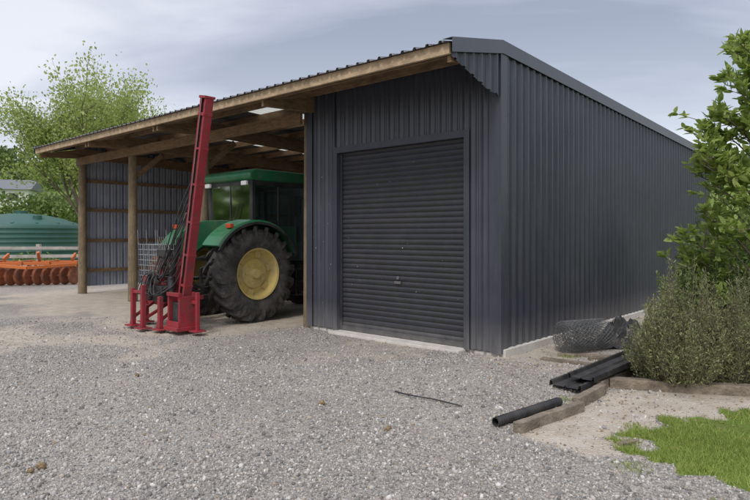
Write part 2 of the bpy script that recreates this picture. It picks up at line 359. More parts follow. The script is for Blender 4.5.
corr_obj('back_wall',[corr((-TE,SB),(0,SB),K(.05),K(zroof(SB)-.02),(0,1))],M_inwall,shed)
corr_obj('left_end_wall',[corr((-TE,0.02),(-TE,SB),K(.18),lambda q:zroof(q)-.03,(-1,0))],M_inwall,shed)
b=B()
b.b2((-.13,-.036,.04),(.036,-.032,3.98)); b.b2((.032,-.031,.04),(.036,.13,zroof(0)-.03))
b.b2((-3.74,-.036,.04),(-3.60,-.032,4.0)); b.b2((-3.744,-.034,.04),(-3.740,.12,4.0))
b.b2((DX0-.09,-.038,.03),(DX0,-.033,DZ+.10)); b.b2((DX0-.003,-.032,.03),(DX0,.10,DZ))
b.b2((DX1,-.038,.03),(DX1+.09,-.033,DZ+.10)); b.b2((DX1,-.032,.03),(DX1+.003,.10,DZ))
b.b2((DX0+.001,-.0385,DZ+.002),(DX1-.001,-.0335,DZ+.099)); b.b2((DX0,-.033,DZ-.0),(DX1,.10,DZ+.003))
b.obj('flashings',M_wall,shed)
P=[]
for zr in (.5,1.4,2.3,3.2,3.7):
    y=.1+.06
    while y<SB: P.append((.032,y,zr)); y+=.19
    x=-3.72+.06
    while x<-.1:
        if not(DX0-.1<x<DX1+.1 and zr<DZ+.1): P.append((x,-.032,zr))
        x+=.19
P=np.array(P); v,f=scatter(icv,icf,P,rand_rot(len(P)),np.full((len(P),3),.0065)); np_mesh('cladding_screws',v,f,M_flash,shed)
vs=[];fs=[]
prof=[(0,0),(.012,-.010),(.035,-.014),(.058,-.010),(.070,0),(.076,.004)]
zz=.10;pts=[]
while zz<DZ:
    for a,h in prof: pts.append((zz+a,h))
    zz+=.080
pts=[p for p in pts if p[0]<DZ]
for i,(z,h) in enumerate(pts):
    vs+=[(DX0,.07+h,z),(DX1,.07+h,z)]
    if i: fs.append((2*i-2,2*i-1,2*i+1,2*i))
np_mesh('roller_door',vs,fs,M_door,shed,smooth=False)
b=B(); b.b2((DX0+.051,.030,.045),(DX1-.051,.075,.12)); b.b2((DX0+.001,.03,.045),(DX0+.05,.075,DZ)); b.b2((DX1-.05,.03,.045),(DX1-.001,.075,DZ)); b.obj('door_bottom_rail_and_guides',M_door,shed,bevel=.004)
b=B(); b.b2((-1.83,.03,.86),(-1.71,.055,.90)); b.cyl((-1.77,.06,.95),(-1.77,.035,.95),.025); b.obj('door_handle_lock',M_steel,shed,bevel=.003)
P=[]
for i in range(14): P.append((random.uniform(DX0+.1,DX1-.1),.054,random.uniform(.6,2.8)))
for i in range(34): P.append((random.uniform(-3.7,-3.1),-.004,random.uniform(.3,2.9)))
P=np.array(P); v,f=scatter(icv,icf,P,rand_rot(len(P)),rng.uniform(.003,.008,(len(P),1))*np.array([[1,.3,1]])); np_mesh('bird_droppings',v,f,M_white,shed)
b=B(); b.b2((-3.72,.02,-.2),(-.02,SB,.040)); b.b2((DX0-.04,-.20,-.2),(DX1+.02,.018,.038)); b.b2((-.018,.02,-.2),(.07,SB,.095)); b.obj('concrete_slab',M_conc,shed,bevel=.008)
b=B()
def barge(x,nx_):
    for a,c in ((S0-.02,0.0),(0.0,SB+.1)):
        za,zc=zroof(a)+.045,zroof(c)+.045
        h=.17
        b.prism([(a,za),(c,zc),(c,zc-h),(a,za-h)],'X',x,x+.004*nx_)
        b.prism([(a,za+.001),(c,zc+.001),(c,zc+.005),(a,za+.005)],'X',x-.14*nx_,x+.004*nx_)
barge(.045,1); barge(-TE-.045,-1)
b.obj('barge_flashing',M_flash,shed)
vs=[];fs=[]
xl=-TE-.03; q=0; pts=[]
while q<TE+.06:
    for a,h in PROF:
        if q+a<=TE+.06: pts.append((xl+q+a,h))
    q+=PITCH
ss=[S0-.06,0,SB+.05]
for i,(x,h) in enumerate(pts):
    for s_ in ss: vs.append((x,s_,zroof(s_)+h+.002))
roof_f=[]
for i in range(1,len(pts)):
    for j in range(2):
        roof_f.append((3*i-3+j,3*i-3+j+1,3*i+j+1,3*i+j))
def isky(x): return (-6.0<x<-5.24) or (-9.15<x<-8.4)
rf=[f for f in roof_f if not (isky(vs[f[0]][0]) and vs[f[0]][1]>-.1)]; sf=[f for f in roof_f if (isky(vs[f[0]][0]) and vs[f[0]][1]>-.1)]
np_mesh('roof_sheeting',vs,rf,M_roof,shed); np_mesh('roof_skylights',vs,sf,M_sky,shed)
b=B()
s_=S0+.20
while s_<SB:
    z=zroof(s_); b.b2((-TE+.02,s_-.024,z-.145),(-.03,s_+.024,z-.004)); s_+=.82
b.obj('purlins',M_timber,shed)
b=B()
for x in (-3.62,-6.95,-10.05,-12.93,-.08):
    for dx in (-.10,.05) if x<-4 and x>-12 else (0,):
        a,c=(S0+.06,0.0); 
        z0=zroof(a)-.148; z1=zroof(0)-.148; z2=zroof(SB)-.148
        b.prism([(a,z0),(0,z1),(SB-.05,z2),(SB-.05,z2-.24),(0,z1-.26),(a,z0-.10)] if x<-.2 else [(a,z0),(0,z1),(0,z1-.1),(a,z0-.08)],'X',x+dx,x+dx+.05)
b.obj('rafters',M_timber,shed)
b=B()
b.b2((-TE+.04,-.14,3.50),(-3.78,-.09,3.70)); b.b2((-TE+.04,5.4,3.42),(-3.78,5.45,3.66))
for x in (-6.95,-10.05): b.beam((x,.05,3.0),(x,.75,3.60),.05,.12)
b.obj('beams_and_braces',M_timber,shed)
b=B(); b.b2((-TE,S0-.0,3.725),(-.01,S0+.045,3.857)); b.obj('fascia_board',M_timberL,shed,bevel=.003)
b=B()
for x,y in ((-6.95,0),(-10.05,0),(-12.93,0),(-6.95,5.6),(-10.05,5.6),(-12.93,5.5),(-3.85,5.6),(-3.86,.15)):
    b.cyl((x,y,-.2),(x,y,3.72),.115,.10,20)
b.obj('pole_posts',M_post,shed,smooth=True)
b=B()
for z in (.62,1.45,2.3,3.1):
    b.b2((-TE+.005,.1,z-.045),(-TE+.055,SB-.1,z+.045)); b.b2((-TE+.1,SB-.055,z-.045),(-3.8,SB-.005,z+.045))
for y in (3.6,7.4): b.b2((-TE+.056,y-.07,0),(-TE+.20,y+.07,3.6))
for x in (-5,-8.4,-11): b.b2((x-.07,SB-.2,0),(x+.07,SB-.056,3.5))
b.obj('wall_girts',M_timber,shed)

# ------------------------------------------------------------------ tractor
tp=W(5.85,-.20); tz=float(height(tp.x,tp.y))-.01
tractor=empty('tractor',(tp.x,tp.y,tz),ROT)
def tyre(bt,br,x,y,R,w,rr,side,nl=20):
    h=w/2; z=R; D=.055*R/.87
    prof=[(-h*.80,rr),(-h*.96,rr+(R-rr)*.25),(-h*.99,rr+(R-rr)*.50),(-h*.95,R-D*2.6),(-h*.80,R-D*1.5),(-h*.45,R-D*1.1),(0,R-D),(h*.45,R-D*1.1),(h*.80,R-D*1.5),(h*.95,R-D*2.6),(h*.99,rr+(R-rr)*.50),(h*.96,rr+(R-rr)*.25),(h*.80,rr)]
    bt.lathe([(a+x,r) for a,r in prof],(0,y,z),'X',64)
    for i in range(nl):
        for sd in (-1,1):
            an=2*PI*(i+(0 if sd<0 else .5))/nl
            prev=None
            LP=[(-.04,0,0),(.25,0,.05),(.5,.003,.11),(.75,.008,.17),(.93,.022,.22),(1.03,.07,.25),(1.02,.13,.26)]
            for f,dr,sw in LP:
                a=sd*f*h; aa=an+sw*(.87/R)*1.15
                rt=R-dr*R/.87; rb=rt-D*1.5
                wd=.030/R*(1+.35*f)
                row=[]
                for da,rad in ((-wd*1.5,rb),(-wd,rt),(wd,rt),(wd*1.5,rb)):
                    row.append(bt.bm.verts.new((x+a,y+rad*math.cos(aa+da),z+rad*math.sin(aa+da))))
                if prev:
                    for q in range(3): bt.bm.faces.new((prev[q],prev[q+1],row[q+1],row[q]))
                else: bt.bm.faces.new(row)
                prev=row
            bt.bm.faces.new(prev)
    o=side*h
    pr=[(x+o*.82,rr+.005),(x+o*.95,rr+.022),(x+o*.90,rr-.01),(x+o*.70,rr-.03),(x+o*.30,rr-.05),(x+o*.22,rr-.07),(x+o*.30,rr*.62),(x+o*.42,rr*.58),(x+o*.45,rr*.30),(x+o*.45,.001)]
    br.lathe(pr,(0,y,z),'X',48)
    pr=[(x-o*.82,rr+.005),(x-o*.9,rr+.02),(x-o*.6,rr-.03),(x+o*.22,rr-.06)]
    br.lathe(pr,(0,y,z),'X',48)
    br.cyl((x+o*.44,y,z),(x+o*.75,y,z),rr*.22,rr*.18,24)
    for i in range(8):
        a=2*PI*i/8; p=(y+rr*.42*math.cos(a),z+rr*.42*math.sin(a)); br.cyl((x+o*.44,*p),(x+o*.53,*p),.02,n=8)
    for i in range(6):
        a=2*PI*i/6+.3; p=(y+rr*.80*math.cos(a),z+rr*.80*math.sin(a)); br.box((x+o*.30,*p),(.06,.12,.12),(a,0,0))
bt=B(); br=B()
tyre(bt,br,.76,0,.89,.50,.45,1); tyre(bt,br,-.76,0,.89,.50,.45,-1)
tyre(bt,br,.78,2.55,.62,.36,.34,1,16); tyre(bt,br,-.78,2.55,.62,.36,.34,-1,16)
bt.obj('tyres',M_rubber,tractor,smooth=True); br.obj('wheel_rims',M_yellow,tractor,smooth=True)
b=B()
for sd in (-1,1):
    angs=[math.radians(a) for a in range(22,150,6)]
    x0,x1=sd*.50,sd*1.0
    def ring(R0,x): return [(x,R0*math.cos(a),.89+R0*math.sin(a)*.97) for a in angs]
    A=[b.bm.verts.new(p) for p in ring(.985,x0)];Bv=[b.bm.verts.new(p) for p in ring(.955,x1)]
    C=[b.bm.verts.new(p) for p in ring(1.015,x1-sd*.03)];D=[b.bm.verts.new(p) for p in ring(1.03,x0)]
    for i in range(len(angs)-1):
        for P_,Q_ in ((A,Bv),(Bv,C),(C,D),(D,A)):
            b.bm.faces.new((P_[i],P_[i+1],Q_[i+1],Q_[i]))
    b.bm.faces.new((A[0],Bv[0],C[0],D[0])); b.bm.faces.new((A[-1],Bv[-1],C[-1],D[-1]))
    G=[b.bm.verts.new((x0,p[1]*.55,max(.89,.89+(p[2]-.89)*.55))) for p in ring(.985,x0)]
    for i in range(len(angs)-1): b.bm.faces.new((A[i],A[i+1],G[i+1],G[i]))
b.b2((-.42,-.02,1.25),(.42,.10,1.52))
b.prism([(1.42,1.10),(1.42,1.78),(2.6,1.70),(3.05,1.58),(3.15,1.40),(3.15,.95),(1.42,.95)],'X',-.38,.38)
b.obj('green_bodywork',M_green,tractor,bevel=.012)
b=B()
for sd in (-1,1):
    angs=[math.radians(a) for a in range(20,154,6)]
    for i in range(len(angs)-1):
        p=[(sd*1.012,.955*math.cos(a),.89+.955*math.sin(a)*.97) for a in angs[i:i+2]]
        b.beam(p[0],p[1],.03,.045)
b.obj('fender_rubber_edges',M_black,tractor)
b=B(); b.prism([(.02,2.62),(-.04,2.68),(-.02,2.78),(.12,2.84),(1.40,2.84),(1.55,2.78),(1.58,2.68),(1.5,2.62)],'X',-.76,.76); b.obj('cab_roof',M_green,tractor,bevel=.035,smooth=True)
b=B()
for sd in (-1,1):
    b.beam((sd*.66,.12,1.40),(sd*.70,.08,2.64),.08,.09); b.beam((sd*.62,1.45,1.1),(sd*.68,1.42,2.64),.08,.08); b.beam((sd*.67,.72,1.35),(sd*.70,.70,2.64),.05,.05)
    b.beam((sd*.70,.08,2.58),(sd*.70,1.44,2.58),.06,.09)
    b.beam((sd*.66,.72,1.0),(sd*.62,1.45,1.0),.06,.1); b.beam((sd*.67,.12,1.84),(sd*.67,.72,1.84),.05,.05)
b.beam((-.68,.08,2.59),(.68,.08,2.59),.07,.08); b.beam((-.66,.11,1.56),(.66,.11,1.56),.07,.16); b.beam((-.68,1.42,2.59),(.68,1.42,2.59),.06,.08)
b.beam((0.02,.07,1.55),(0.02,.07,2.55),.02,.02)
b.beam((.1,.03,1.66),(.35,.03,2.2),.015,.02)
b.b2((-.60,.15,.95),(.60,1.45,1.15))
b.b2((-.34,-.06,.60),(.34,.30,1.24))
b.b2((-.22,-.35,.55),(.22,1.4,1.10)); b.b2((-.26,1.3,.60),(.26,3.0,1.0)); b.cyl((-.6,0,.87),(.6,0,.87),.15,n=16); b.cyl((-.7,2.55,.62),(.7,2.55,.62),.09)
b.b2((-.3,3.0,.6),(.3,3.35,1.05))
b.b2((.40,1.15,.45),(.72,1.75,.98)); 
for z in (.42,.68,.92): b.b2((.60,.98,z-.015),(.88,1.24,z+.015))
b.b2((.881,.98,.42),(.895,1.01,.95)); b.b2((.881,1.21,.42),(.895,1.24,.95))
b.obj('cab_frame_and_chassis',M_black,tractor,bevel=.008)
b=B(); 
b.cyl((.47,1.55,1.4),(.47,1.55,2.75),.05,n=14); b.cyl((.47,1.55,1.6),(.47,1.55,2.2),.085,n=14)
b.beam((.72,1.44,2.35),(1.0,1.5,2.35),.025,.025); b.b2((.94,1.47,2.0),(1.12,1.51,2.4)); b.beam((-.72,1.44,2.35),(-1.0,1.5,2.35),.025,.025); b.b2((-1.12,1.47,2.0),(-.94,1.51,2.4))
b.obj('exhaust_and_mirrors',M_black,tractor,bevel=.01)
b=B()
b.face([(-.62,.10,1.62),(.62,.10,1.62),(.66,.07,2.56),(-.66,.07,2.56)])
for sd in (-1,1):
    b.face([(sd*.685,.74,1.08),(sd*.685,1.42,1.08),(sd*.70,1.40,2.54),(sd*.70,.74,2.54)]); b.face([(sd*.685,.14,1.86),(sd*.685,.70,1.86),(sd*.70,.70,2.54),(sd*.70,.12,2.54)])
b.face([(-.60,1.43,1.45),(.60,1.43,1.45),(.66,1.43,2.54),(-.66,1.43,2.54)])
b.obj('cab_glass',M_glass,tractor)
b=B(); b.b2((-.26,.38,1.15),(.26,.86,1.42)); b.box((0,.36,1.72),(.5,.12,.66),(-.12,0,0)); b.box((0,.33,2.12),(.28,.09,.16)); b.beam((0,1.3,1.15),(0,1.12,1.72),.08,.08); b.obj('driver_seat_and_column',M_black,tractor,bevel=.03)
b=B(); b.lathe([(0.015*math.cos(a),.2+.015*math.sin(a)) for a in [i*PI/4 for i in range(9)]],(0,1.10,1.75),'Y',28); b.obj('steering_wheel',M_black,tractor,smooth=True)
b=B()
for sd in (-1,1):
    b.b2((sd*.60-.08,.0,2.53),(sd*.60+.08,-.055,2.61))
b.obj('work_lights',M_white,tractor,bevel=.01)
b=B()
for sd in (-1,1): b.b2((sd*.90-.07,-.52,1.72),(sd*.90+.07,-.60,1.80))
b.obj('tail_lamps',M_lamp,tractor,bevel=.01)
b=B()
for sd in (-1,1):
    b.beam((sd*.40,-.15,.62),(sd*.42,-1.15,.55),.05,.09); b.beam((sd*.38,-.25,1.18),(sd*.42,-.85,.98),.05,.05); b.beam((sd*.42,-.85,.98),(sd*.42,-.8,.60),.05,.05)
b.beam((0,-.3,1.15),(0,-1.15,1.15),.05,.06)
b.box((0,-.75,.45),(.10,.7,.06)); b.cyl((-.05,-.35,.8),(-.05,-1.0,.8),.035)
b.obj('hitch_linkage',M_black,tractor,bevel=.006)

# ------------------------------------------------------------------ post driver implement
pp=W(5.40,-1.66); pz=float(height(pp.x,pp.y))
drv=empty('post_driver',(pp.x,pp.y,pz),ROT)
m0=Vector((.48,-.05,.20)); m1=Vector((1.14,.0,3.74)); md=(m1-m0).normalized()
b=B()
ya=Vector((0,1,0)); xa=ya.cross(md).normalized()
Rm=Matrix((xa,ya,md)).transposed(); L_=(m1-m0).length; mc=(m0+m1)/2
b.box(mc+ya*.065,(.14,.016,L_),Rm); b.box(mc-xa*.075,(.016,.146,L_),Rm); b.box(mc+xa*.075,(.016,.146,L_),Rm)
for q in (-.055,.055): b.box(mc+xa*q-ya*.066,(.026,.014,L_),Rm)
b.box(m1+md*.02,(.18,.19,.04),Rm); b.box(m1-md*.25,(.175,.165,.05),Rm)
for f in (.16,.30,.45,.62,.78): b.box(m0.lerp(m1,f)+ya*.01,(.172,.150,.035),Rm)
b.b2((.34,-.30,.05),(.76,.08,.11)); b.b2((.36,-.24,.11),(.40,.06,.60)); b.b2((.69,-.24,.11),(.73,.06,.60)); b.b2((.40,.03,.11),(.69,.07,.66)); b.b2((.36,-.26,.601),(.73,-.20,.66)); b.b2((.36,-.26,.111),(.73,-.241,.20))
b.beam((-.80,.05,.42),(.42,.05,.42),.09,.10); b.beam((-.74,.05,.72),(.42,.05,.72),.07,.07); b.beam((-.35,.05,.47),(-.35,.05,1.15),.07,.07); b.beam((.14,.05,.47),(.14,.10,1.2),.07,.07)
b.beam((-.31,.05,1.12),(.14,.05,1.18),.06,.06); b.beam((.18,.08,1.10),(.58,.06,1.10),.05,.07); b.beam((-.30,.05,.45),(.12,.05,1.1),.04,.05)
b.beam((-.35,.1,.5),(-.35,.55,.5),.07,.07); b.beam((.14,.1,.5),(.14,.55,.5),.07,.07)
b.beam((-.80,.4,.42),(-.80,.1,.42),.06,.06); b.beam((-.80,.4,.42),(.1,.42,.42),.06,.06)
for x,y,hh in ((-.80,.0,.80),(-.56,-.36,.62),(-.10,-.42,.70),(.24,-.30,.52)):
    b.box((x,y,hh/2+.06),(.07,.07,hh)); b.box((x,y,.045),(.25,.20,.02)); b.beam((x,y,.18),(x,.04,.42),.035,.05); b.beam((x-.10,y,.055),(x,y,.22),.012,.06)
b.box((.90,-.02,.36),(.055,.055,.62)); b.box((.90,-.02,.05),(.20,.20,.02)); b.beam((.73,0,.5),(.90,0,.5),.05,.05)
b.beam((-.80,0,.34),(-.10,-.40,.34),.05,.05); b.beam((-.56,-.36,.62),(-.10,-.42,.64),.04,.05)
b.obj('red_frame_and_mast',M_red,drv,bevel=.004)
b=B()
b.box(mc-ya*.0,(.080,.08,L_*.97),Rm)
b.b2((.45,-.20,.15),(.62,-.05,.5))
b.cyl((.06,-.08,.55),(.44,-.06,1.55),.045,n=14); b.cyl((-.12,-.05,.50),(.22,-.04,1.02),.04,n=14)
b.box((-.12,-.02,1.28),(.34,.12,.12)); b.cyl((-.48,-.1,.9),(-.48,-.1,.45),.05)
b.box((.0,-.12,.60),(.30,.22,.26)); b.box((-.5,.25,.55),(.35,.3,.3)); b.cyl((-.75,.22,.62),(-.4,.22,.62),.11,n=18)
b.box((-.2,.3,.75),(.5,.25,.35)); b.cyl((.28,-.12,.9),(.28,-.12,.35),.055,n=14)
b.cyl(m0.lerp(m1,.20)-xa*.13,m0.lerp(m1,.52)-xa*.13,.035,n=12)
b.obj('rams_and_valve_block',M_black,drv,bevel=.008)
b=B(); b.cyl((.44,-.06,1.55),(.62,-.05,1.95),.022,n=10)
for i in range(5):
    x=-.25+i*.065; b.cyl((x,-.04,1.34),(x-.01,-.08,1.56),.008,n=6)
b.cyl(m0.lerp(m1,.52)-xa*.13,m0.lerp(m1,.74)-xa*.12,.016,n=10)
b.cyl(m0.lerp(m1,.2)-ya*.095,m1-ya*.095,.006,n=6)
b.obj('rods_levers_cable',M_steel,drv,smooth=True)
paths=[]
for i in range(10):
    a=Vector((-.27+i*.05,-.04,1.22)); e_=m0.lerp(m1,.22+.045*i)+Vector((-.11,-.06,0)); c1=a+Vector((random.uniform(-.25,.05),-.12-random.random()*.1,-.35-random.random()*.3)); c2=e_+Vector((-.10-random.random()*.1,-.08,-.35))
    paths.append([a,c1,c2,e_])
for i in range(7):
    a=Vector((-.15+i*.06,.1,1.1)); paths.append([a,a+Vector((random.uniform(-.1,.1),.3,-.5-random.random()*.2)),a+Vector((.1,.9,-.2)),Vector((.05*i-.15,1.3,1.1))])
for i in range(12):
    a=Vector((.05*i-.2,-.15,.75)); paths.append([a,a+Vector((-.2-random.random()*.2,-.2,-.3)),a+Vector((-.4,-.05,.1+random.random()*.2)),Vector((-.5+random.random()*.3,-.05,.6+random.random()*.4))])
curve('hydraulic_hoses',paths,.010,M_black,drv,smooth=True)
paths=[]; x0,x1,y0,y1,z0,z1=-1.04,-.32,.0,.38,.86,1.42
def lean(p): return (p[0]-(p[2]-z0)*.10,p[1],p[2])
nxw,nzw=9,6
for i in range(nxw+1):
    x=x0+(x1-x0)*i/nxw
    for y in (y0,y1): paths.append([lean((x,y,z0)),lean((x,y,z1+ (.26 if i%4==0 else 0)))])
    paths.append([lean((x,y0,z0)),lean((x,y1,z0))])
for j in range(nzw+1):
    z=z0+(z1-z0)*j/nzw
    paths.append([lean(q) for q in ((x0,y0,z),(x1,y0,z),(x1,y1,z),(x0,y1,z),(x0,y0,z))])
for i in range(5):
    y=y0+(y1-y0)*i/4; 
    for x in (x0,x1): paths.append([lean((x,y,z0)),lean((x,y,z1))])
curve('wire_basket',paths,.005,M_wire,drv)
b=B(); b.b2((-1.0,.02,.80),(-.34,.36,.85)); b.box((-.75,.2,.98),(.2,.2,.22),(0,.1,.3)); b.box((-.5,.18,.95),(.18,.2,.15),(0,.0,.5)); b.box((-.62,.15,1.12),(.3,.12,.10),(0,.3,.2)); b.obj('basket_tray',M_soilt,drv,bevel=.01)

pal=empty('timber_pallet_stack',W(11.2,3.2,0),ROT)
b=B()
for k in range(5): b.b2((-.9,-.5,.10+k*.28),(.9,.5,.13+k*.28)); 
for k in range(5):
    for y in (-.45,0,.45): b.b2((-.9,y-.04,.0+k*.28),(.9,y+.04,.098+k*.28))
b.beam((-1.3,-.6,0),(-1.3,-.6,1.35),.08,.08); b.beam((.9,-.6,0),(.9,-.6,1.35),.08,.08); b.beam((-1.3,-.68,1.3),(.9,-.68,1.3),.06,.10)
b.obj('pallet_boards',M_timber,pal,bevel=.004)

# ------------------------------------------------------------------ left background objects
def gz(x,y): return float(height(x,y))
tk=empty('water_tank',(-17.7,30,gz(-17.7,30)))
b=B(); R=2.75
prof=[(0,R-.02)]
for k in range(9): z=.1+k*.22; prof+=[(z,R),(z+.08,R+.03),(z+.16,R)]
prof+=[(2.08,R-.02),(2.15,R-.10),(2.42,R*.70),(2.60,R*.42),(2.66,R*.22),(2.68,.3),(2.68,.001)]
b.lathe(prof,(0,0,0),'Z',64)
b.obj('tank_shell',M_tank,tk,smooth=True)
b=B()
for k in range(16):
    a=2*PI*k/16; b.beam((.5*math.cos(a),.5*math.sin(a),2.66),((R-.12)*math.cos(a),(R-.12)*math.sin(a),2.17),.12,.05)
b.cyl((0,0,2.6),(0,0,2.82),.32,n=24); b.cyl((1.5,-1.2,2.25),(1.5,-1.2,2.55),.2,n=20)
b.obj('tank_ribs_and_lid',M_tank,tk,bevel=.01)
fn=empty('rail_fence',(0,0,0))
b=B()
P0=Vector((-19,21.0,0)); P1=Vector((-11.2,23.2,0))
for i in range(6):
    p=P0.lerp(P1,i/5); b.box((p.x,p.y,gz(p.x,p.y)+.6),(.14,.14,1.3))
for z in (.45,.78,1.12): b.beam((P0.x,P0.y-.1,z),(P1.x,P1.y-.1,z+random.uniform(-.03,.03)),.04,.12)
b.obj('rails_and_posts',mat('bleached_timber',(.42,.39,.35),rough=.9,var=.3,scale=4,dirt=(.25,.22,.18),dirt_amt=.6),fn,bevel=.005)
hr=empty('disc_harrow',(-10.95,19.6,gz(-10.95,19.6)),.25)
b=B(); 
for y in (-.5,.5): b.beam((-1.25,y,.70),(1.25,y,.70),.10,.10)
for x in (-1.2,-.4,.4,1.2): b.beam((x,-.6,.72),(x,.6,.72),.08,.12)
b.beam((-1.2,-.55,.66),(0,-1.3,.6),.09,.09); b.beam((1.2,-.55,.66),(0,-1.3,.6),.09,.09); b.beam((0,0,.75),(0,-.2,1.05),.08,.08)
for x in (-1,-.5,0,.5,1):
    for y in (-.5,.5): b.beam((x,y,.68),(x+.05,y+.18,.34),.05,.07)
for sgn in (-1,1): b.beam((sgn*1.0,-.2,.8),(sgn*1.0,.3,.95),.06,.14)
b.obj('harrow_frame',M_orange,hr,bevel=.006)
b=B()
for y,an in ((-.45,-.45),(.62,.45)):
    b.cyl((-1.2,y,.30),(1.2,y,.30),.03)
    for i in range(10):
        x=-1.2+i*.26; d=Vector((math.cos(an),math.sin(an),0))
        c=Vector((x,y,.30)); b.cyl(c-d*.02,c+d*.02,.30,.25,24)
b.obj('harrow_discs',mat('orange_rust_disc',(.34,.11,.045),rough=.6,var=.5,scale=5,dirt=(.10,.07,.06),dirt_amt=.8),hr,smooth=True)
hx,hy=-59.5,95; hz=gz(hx,hy)
hs=empty('farm_house',(hx,hy,hz),.3)
b=B(); b.b2((-5,-4,-1),(5,4,2.6)); b.obj('walls',M_white,hs)
b=B(); b.prism([(-4.5,2.6),(4.5,2.6),(0,4.4)],'X',-5.5,5.5); b.obj('roof',M_greyroof,hs)
b=B()
for x in (-3,0,3): b.b2((x-.6,-4.05,.9),(x+.6,-4.01,2.0))
b.obj('windows',M_black,hs)

# ------------------------------------------------------------------ vegetation
LEAFV=[(0,0,0),(-.30,.35,.06),(-.22,.75,.03),(0,1.05,-.06),(.22,.75,.03),(.30,.35,.06),(0,.4,-.03),(0,.75,-.04)]
LQ=[(0,6,7,1),(1,7,3,2),(0,5,7,6),(5,4,3,7)]
DIA_V=[(0,0,0),(-.3,.5,.08),(0,1,0),(.3,.5,.08)]; DIA_F=[(0,1,2,3)]
def tube_np(paths):
    vs=[];fs=[];n=6
    for pts,r0,r1 in paths:
        m_=len(pts); base=len(vs)
        for i,p in enumerate(pts):
            d=(pts[min(i+1,m_-1)]-pts[max(i-1,0)]).normalized(); a=d.orthogonal().normalized(); c=d.cross(a); r=r0+(r1-r0)*i/(m_-1)
            for k in range(n): an=2*PI*k/n; q=p+(a*math.cos(an)+c*math.sin(an))*r; vs.append(q[:])
        for i in range(m_-1):
            for k in range(n): fs.append((base+i*n+k,base+i*n+(k+1)%n,base+(i+1)*n+(k+1)%n,base+(i+1)*n+k))
    return vs,fs
def grow(p,d,l,r,lev,maxlev,out,tips,spread=.6,up=.15,nch=4):
    pts=[p.copy()]; n=5; q=p.copy(); dd=d.copy()
    for i in range(n):
        dd=(dd+Vector((random.gauss(0,.10),random.gauss(0,.10),random.gauss(0,.05)+up*.25))).normalized(); q=q+dd*l/n; pts.append(q.copy())
    out.append((pts,r,r*.5))
    if lev>=maxlev: tips.append(pts); return
    if lev>=maxlev-1: tips.append(pts[2:])
    for k in range(nch):
        f=random.uniform(.35,1.0) if k else 1.0; i=min(n,max(1,int(f*n))); 
        nd=(dd+Vector((random.gauss(0,spread),random.gauss(0,spread),random.gauss(.05,spread*.6)))).normalized()
        grow(pts[i],nd,l*random.uniform(.55,.8),r*.5,lev+1,maxlev,out,tips,spread,up,nch)
def tree(name,base,h,trunk_l,r,mleaf,leaf,per,jit,maxlev=4,nch=4,spread=.55,up=.2,nmain=6,tilt=.6,lf=.5):
    e_=empty(name,base); out=[];tips=[]
    out.append(([Vector((0,0,-.3)),Vector((.05,0,trunk_l*.5)),Vector((0,.05,trunk_l))],r,r*.8))
    for k in range(nmain):
        a=2*PI*k/nmain+random.random()*.6; ti=tilt*random.uniform(.3,1.2); d=Vector((math.cos(a)*ti,math.sin(a)*ti,1)).normalized()
        grow(Vector((0,0,trunk_l*random.uniform(.6,1))),d,h*lf*random.uniform(.85,1.05),r*.45,1,maxlev,out,tips,spread,up,nch)
    v,f=tube_np(out); np_mesh('trunk_and_limbs',v,f,M_bark,e_,smooth=True)
    P=[]; D=[]
    for pts in tips:
        for _ in range(per):
            i=random.randint(1,len(pts)-1); q=pts[i].lerp(pts[i-1],random.random()); P.append(q[:]); D.append((pts[-1]-pts[0]).normalized()[:])
    P=np.array(P)+rng.normal(0,jit,(len(P),3)); D=np.array(D)+rng.normal(0,.8,(len(D),3))
    sc=(leaf*rng.uniform(.6,1.3,len(P)))[:,None]*np.ones((1,3))
    v,f=scatter(DIA_V,DIA_F,P,frames(D),sc); np_mesh('foliage',v,f,mleaf,e_)
    return e_
ML_pop=leafmat('poplar_leaf',(.25,.32,.08),(.55,.62,.22),.5)
ML_dark=leafmat('bush_leaf',(.06,.10,.025),(.17,.24,.06),.3)
ML_mid=leafmat('hedge_leaf',(.10,.16,.035),(.24,.33,.09),.35)
tx,ty=-21.8,46
tree('poplar_tree',(tx,ty,gz(tx,ty)-.3),15,1.6,.26,ML_pop,.23,48,.42,maxlev=4,nch=4,spread=.46,up=.16,nmain=10,tilt=.52,lf=.40)
def bushmass(name,pts,mleaf,leaf,n):
    P=[];
    for (x,y,r,h) in pts:
        k=n; d=rng.normal(size=(k,3)); d/=np.linalg.norm(d,axis=1,keepdims=True); rr=rng.uniform(.7,1.05,(k,1))*(1+.25*np.sin(d[:,:1]*7+x)*np.cos(d[:,1:2]*6+y))
        q=d*rr*np.array([[r,r,h*.5]])+np.array([[x,y,gz(x,y)+h*.45]]); P.append(q)
    P=np.concatenate(P); sc=(leaf*rng.uniform(.6,1.4,len(P)))[:,None]*np.ones((1,3))
    v,f=scatter(DIA_V,DIA_F,P,frames(rng.normal(size=P.shape)),sc); return np_mesh(name,v,f,mleaf)
pts=[]
for i in range(16):
    x=-62+i*3.4+random.uniform(-1,1); y=70+random.uniform(-6,6); pts.append((x,y,random.uniform(1.8,3.0),random.uniform(2.4,4.2)))
bushmass('hedgerow',pts,ML_mid,.45,900)
pts=[(random.uniform(-150,-60),random.uniform(140,230),random.uniform(3,6),random.uniform(4,9)) for i in range(40)]+[(random.uniform(35,110),random.uniform(70,150),random.uniform(2,4),random.uniform(3,6)) for i in range(18)]
bushmass('distant_trees',pts,ML_dark,1.1,350)
